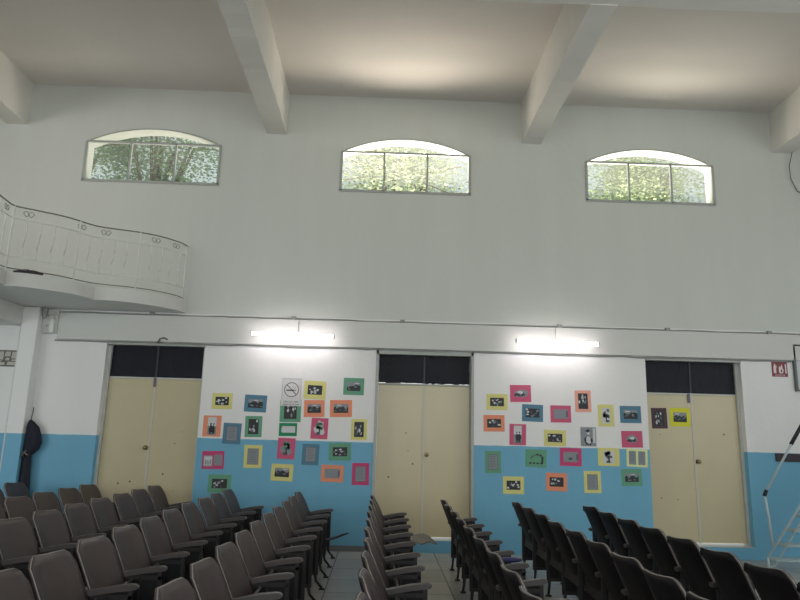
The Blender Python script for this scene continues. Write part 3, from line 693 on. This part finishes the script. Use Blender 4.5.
# ---------------------------------------------------------------- auditorium seats
def make_seat():
    """faces +X, origin on the floor below the top of the backrest; pitch along Y"""
    t = empty('auditorium_seat'); HW = .272
    zt, zb, xb = .875, .37, .215
    def back_pt(u, v, off):      # u -1..1 across, v 0 bottom..1 top
        # outline: rounded shoulders, shallow dip in the middle
        a = abs(u); x = xb*(1-v)**1.15*.98
        z = zb+(zt-zb)*v
        wrap = .045*a**3
        shoulder = -.062*max(0, (a-.68)/.32)**2.2*v**6 - .008*math.cos(u*math.pi*.5)**2*v**8 + .02*u*v**8
        return Vector((x+wrap+off, -u*HW*(1-.05*(1-v)), z+shoulder))
    bm = new_bm(); nu, nv = 16, 10; fr = []; bk = []
    for j in range(nv+1):
        fr.append([bm.verts.new(back_pt(i/nu*2-1, j/nv, .012)) for i in range(nu+1)])
        bk.append([bm.verts.new(back_pt(i/nu*2-1, j/nv, -.014)) for i in range(nu+1)])
    for j in range(nv):
        for i in range(nu):
            bm.faces.new((fr[j][i], fr[j][i+1], fr[j+1][i+1], fr[j+1][i])).smooth = True
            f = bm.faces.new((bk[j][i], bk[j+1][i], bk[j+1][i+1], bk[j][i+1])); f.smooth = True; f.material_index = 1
    for i in range(nu):
        bm.faces.new((fr[nv][i], fr[nv][i+1], bk[nv][i+1], bk[nv][i])); bm.faces.new((fr[0][i+1], fr[0][i], bk[0][i], bk[0][i+1]))
    for j in range(nv):
        bm.faces.new((fr[j][0], fr[j+1][0], bk[j+1][0], bk[j][0])); bm.faces.new((fr[j+1][nu], fr[j][nu], bk[j][nu], bk[j+1][nu]))
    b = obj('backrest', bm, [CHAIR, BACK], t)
    bm = new_bm()
    path = [back_pt(1, v/8, .0) for v in range(0, 8)]+[back_pt(1-2*i/14, 1, .0) for i in range(15)]
    tube(bm, path, .0042, 5); tag(obj('edge_trim', bm, PIPING, b), 'pale worn edge trim')
    # tipped seat pan
    bm = new_bm(); n = 8; top = []
    hx, hz, an = .175, .33, R(74)
    for i in range(n+1):
        s_ = i/n*.235; c = .018*math.sin(i/n*math.pi)
        top.append((hx+s_*math.cos(an)-c*math.sin(an), hz+s_*math.sin(an)+c*math.cos(an)))
    botp = [(x+.02*math.sin(an), z-.02*math.cos(an)) for x, z in top[::-1]]
    prism(bm, [(x, -HW+.03, z) for x, z in top+botp], (0, 2*HW-.06, 0)); bmesh.ops.bevel(bm, geom=[e for e in bm.edges if e.calc_length() < .06], offset=.006, segments=1, affect='EDGES')
    sp = obj('seat', bm, mat('seat_pan', (56, 50, 50), .5), t)
    bm = new_bm(); tube(bm, [(top[0][0], HW-.028, top[0][1]), (top[4][0], HW-.028, top[4][1]), (top[8][0], HW-.028, top[8][1])], .0035, 5); obj('seat_trim', bm, PIPING, sp)
    add_side(t, -1)
    return t
P2 = .2975
def add_side(t, s):
    """armrest and cast stand on one side; s=-1 the side nearer the camera"""
    y = s*P2
    bm = new_bm()
    pts = [(.10, .585), (.20, .60), (.34, .628), (.44, .64), (.475, .634), (.485, .622), (.475, .605), (.44, .60), (.34, .59), (.20, .565), (.11, .55)]
    prism(bm, [(x, y-.028, z) for x, z in pts], (0, .056, 0)); bmesh.ops.bevel(bm, geom=bm.edges[:], offset=.007, segments=2, affect='EDGES')
    obj('armrest', bm, CHAIRARM, t)
    bm = new_bm()
    # cast frame with two windows, feet flaring fore and aft
    fr = [(.16, .17), (.44, .17), (.445, .605), (.15, .57)]
    prism(bm, [(x, y-.007, z) for x, z in fr], (0, .014, 0), 1)
    for (x0, x1, z0, z1) in ((.15, .18, .17, .57), (.42, .45, .17, .60), (.15, .45, .15, .18), (.15, .45, .54, .57), (.285, .30, .17, .56)):
        box(bm, x0, x1, y-.016, y+.016, z0, z1, .003)
    for x0, x1, x2 in ((.18, .175, .165), (.42, .435, .50)):
        tube(bm, [(x0, y, .17), (x1, y, .09), (x2, y, .018)], .016, 8, radii=[.02, .014, .014])
        box(bm, x2-.03, x2+.03, y-.022, y+.022, 0, .016, .003)
    f = obj('stand', bm, [IRON, RECESS], t)
proto = make_seat()
side_proto = None
ROWS = [(-4.98, 9.62), (-3.98, 9.62), (-3.10, 9.69), (-2.04, 9.39), (-1.07, 9.24), (-.085, 9.0), (.79, 8.62), (1.69, 8.56), (2.50, 8.28)]
ORD = ['first', 'second', 'third', 'fourth', 'fifth', 'sixth', 'seventh', 'eighth', 'ninth', 'tenth', 'eleventh']
used = False; SEATS = {}
for r_, (X, yf) in enumerate(ROWS):
    k = 0
    while True:
        yc = yf-.30-.595*k
        if yc < 2.9 or abs(X)-.6 > .62*yc+.2: break
        if not used: o = proto; used = True
        else: o = copy_tree(proto)
        rr = random.Random(r_*100+k)
        o.location = (X+rr.uniform(-.008, .008), yc, 0); o.rotation_euler = (0, 0, R(rr.uniform(-.5, .5)))
        side = 'back turned' if X > .5 else 'facing right'
        tag(o, 'brown auditorium seat in the %s row from the left, %s' % (ORD[r_], 'end seat nearest the posters' if k == 0 else '%s seat from the poster wall' % ORD[k]), 'seat', 'auditorium seats in rows')
        SEATS[(r_, k)] = o; k += 1
for (r_, k), o in SEATS.items():
    if k == 0: add_side(o, 1)
# writing tablets folded out on two seats, and a blue folder on another
TAB = mat('tablet_wood', (92, 88, 84), .5)
def tab(o, pts, z, m, lab):
    bm = new_bm(); prism(bm, [(x, y_, zz) for x, y_, zz in pts], (0, 0, .014)); tag(obj('writing_tablet', bm, m, o), lab)
o = SEATS[(5, 2)]
tab(o, [(.46, -.10, .52), (.50, .0, .56), (.60, .0, .575), (.66, -.03, .56), (.75, -.12, .49), (.66, -.10, .51), (.58, -.14, .49)], 0, mat('tablet_pale', (134, 130, 120), .6), 'pale writing tablet hanging out beside the armrest')
o = SEATS[(4, 1)]
tab(o, [(.46, -.03, .36), (.56, -.01, .38), (.68, .04, .43), (.73, .06, .44), (.64, .12, .41), (.56, .14, .38), (.45, .10, .36)], 0, IRON, 'dark writing tablet swung out beyond the armrest')
bm = new_bm(); pr = None
for i in range(9):
    t = i/8; rg = [bm.verts.new((.22+.2*t, (.045)*math.cos(a)*(.6+.4*math.sin(math.pi*t)), .022*math.sin(a)*(.5+.5*math.sin(math.pi*t)))) for a in [j*math.pi/6 for j in range(12)]]
    if pr:
        for j in range(12): bm.faces.new((pr[j], pr[(j+1) % 12], rg[(j+1) % 12], rg[j])).smooth = True
    if i in (0, 8): bm.faces.new(rg)
    pr = rg
s_ = SEATS[(6, 4)]
tag(obj('blue_pouch', bm, mat('pouch_blue', (38, 42, 96), .5)), 'small dark blue pouch lying on an armrest in the seventh row of seats', 'pouch')
bpy.data.objects['blue_pouch'].location = (s_.location.x+.0, s_.location.y-P2, .662)
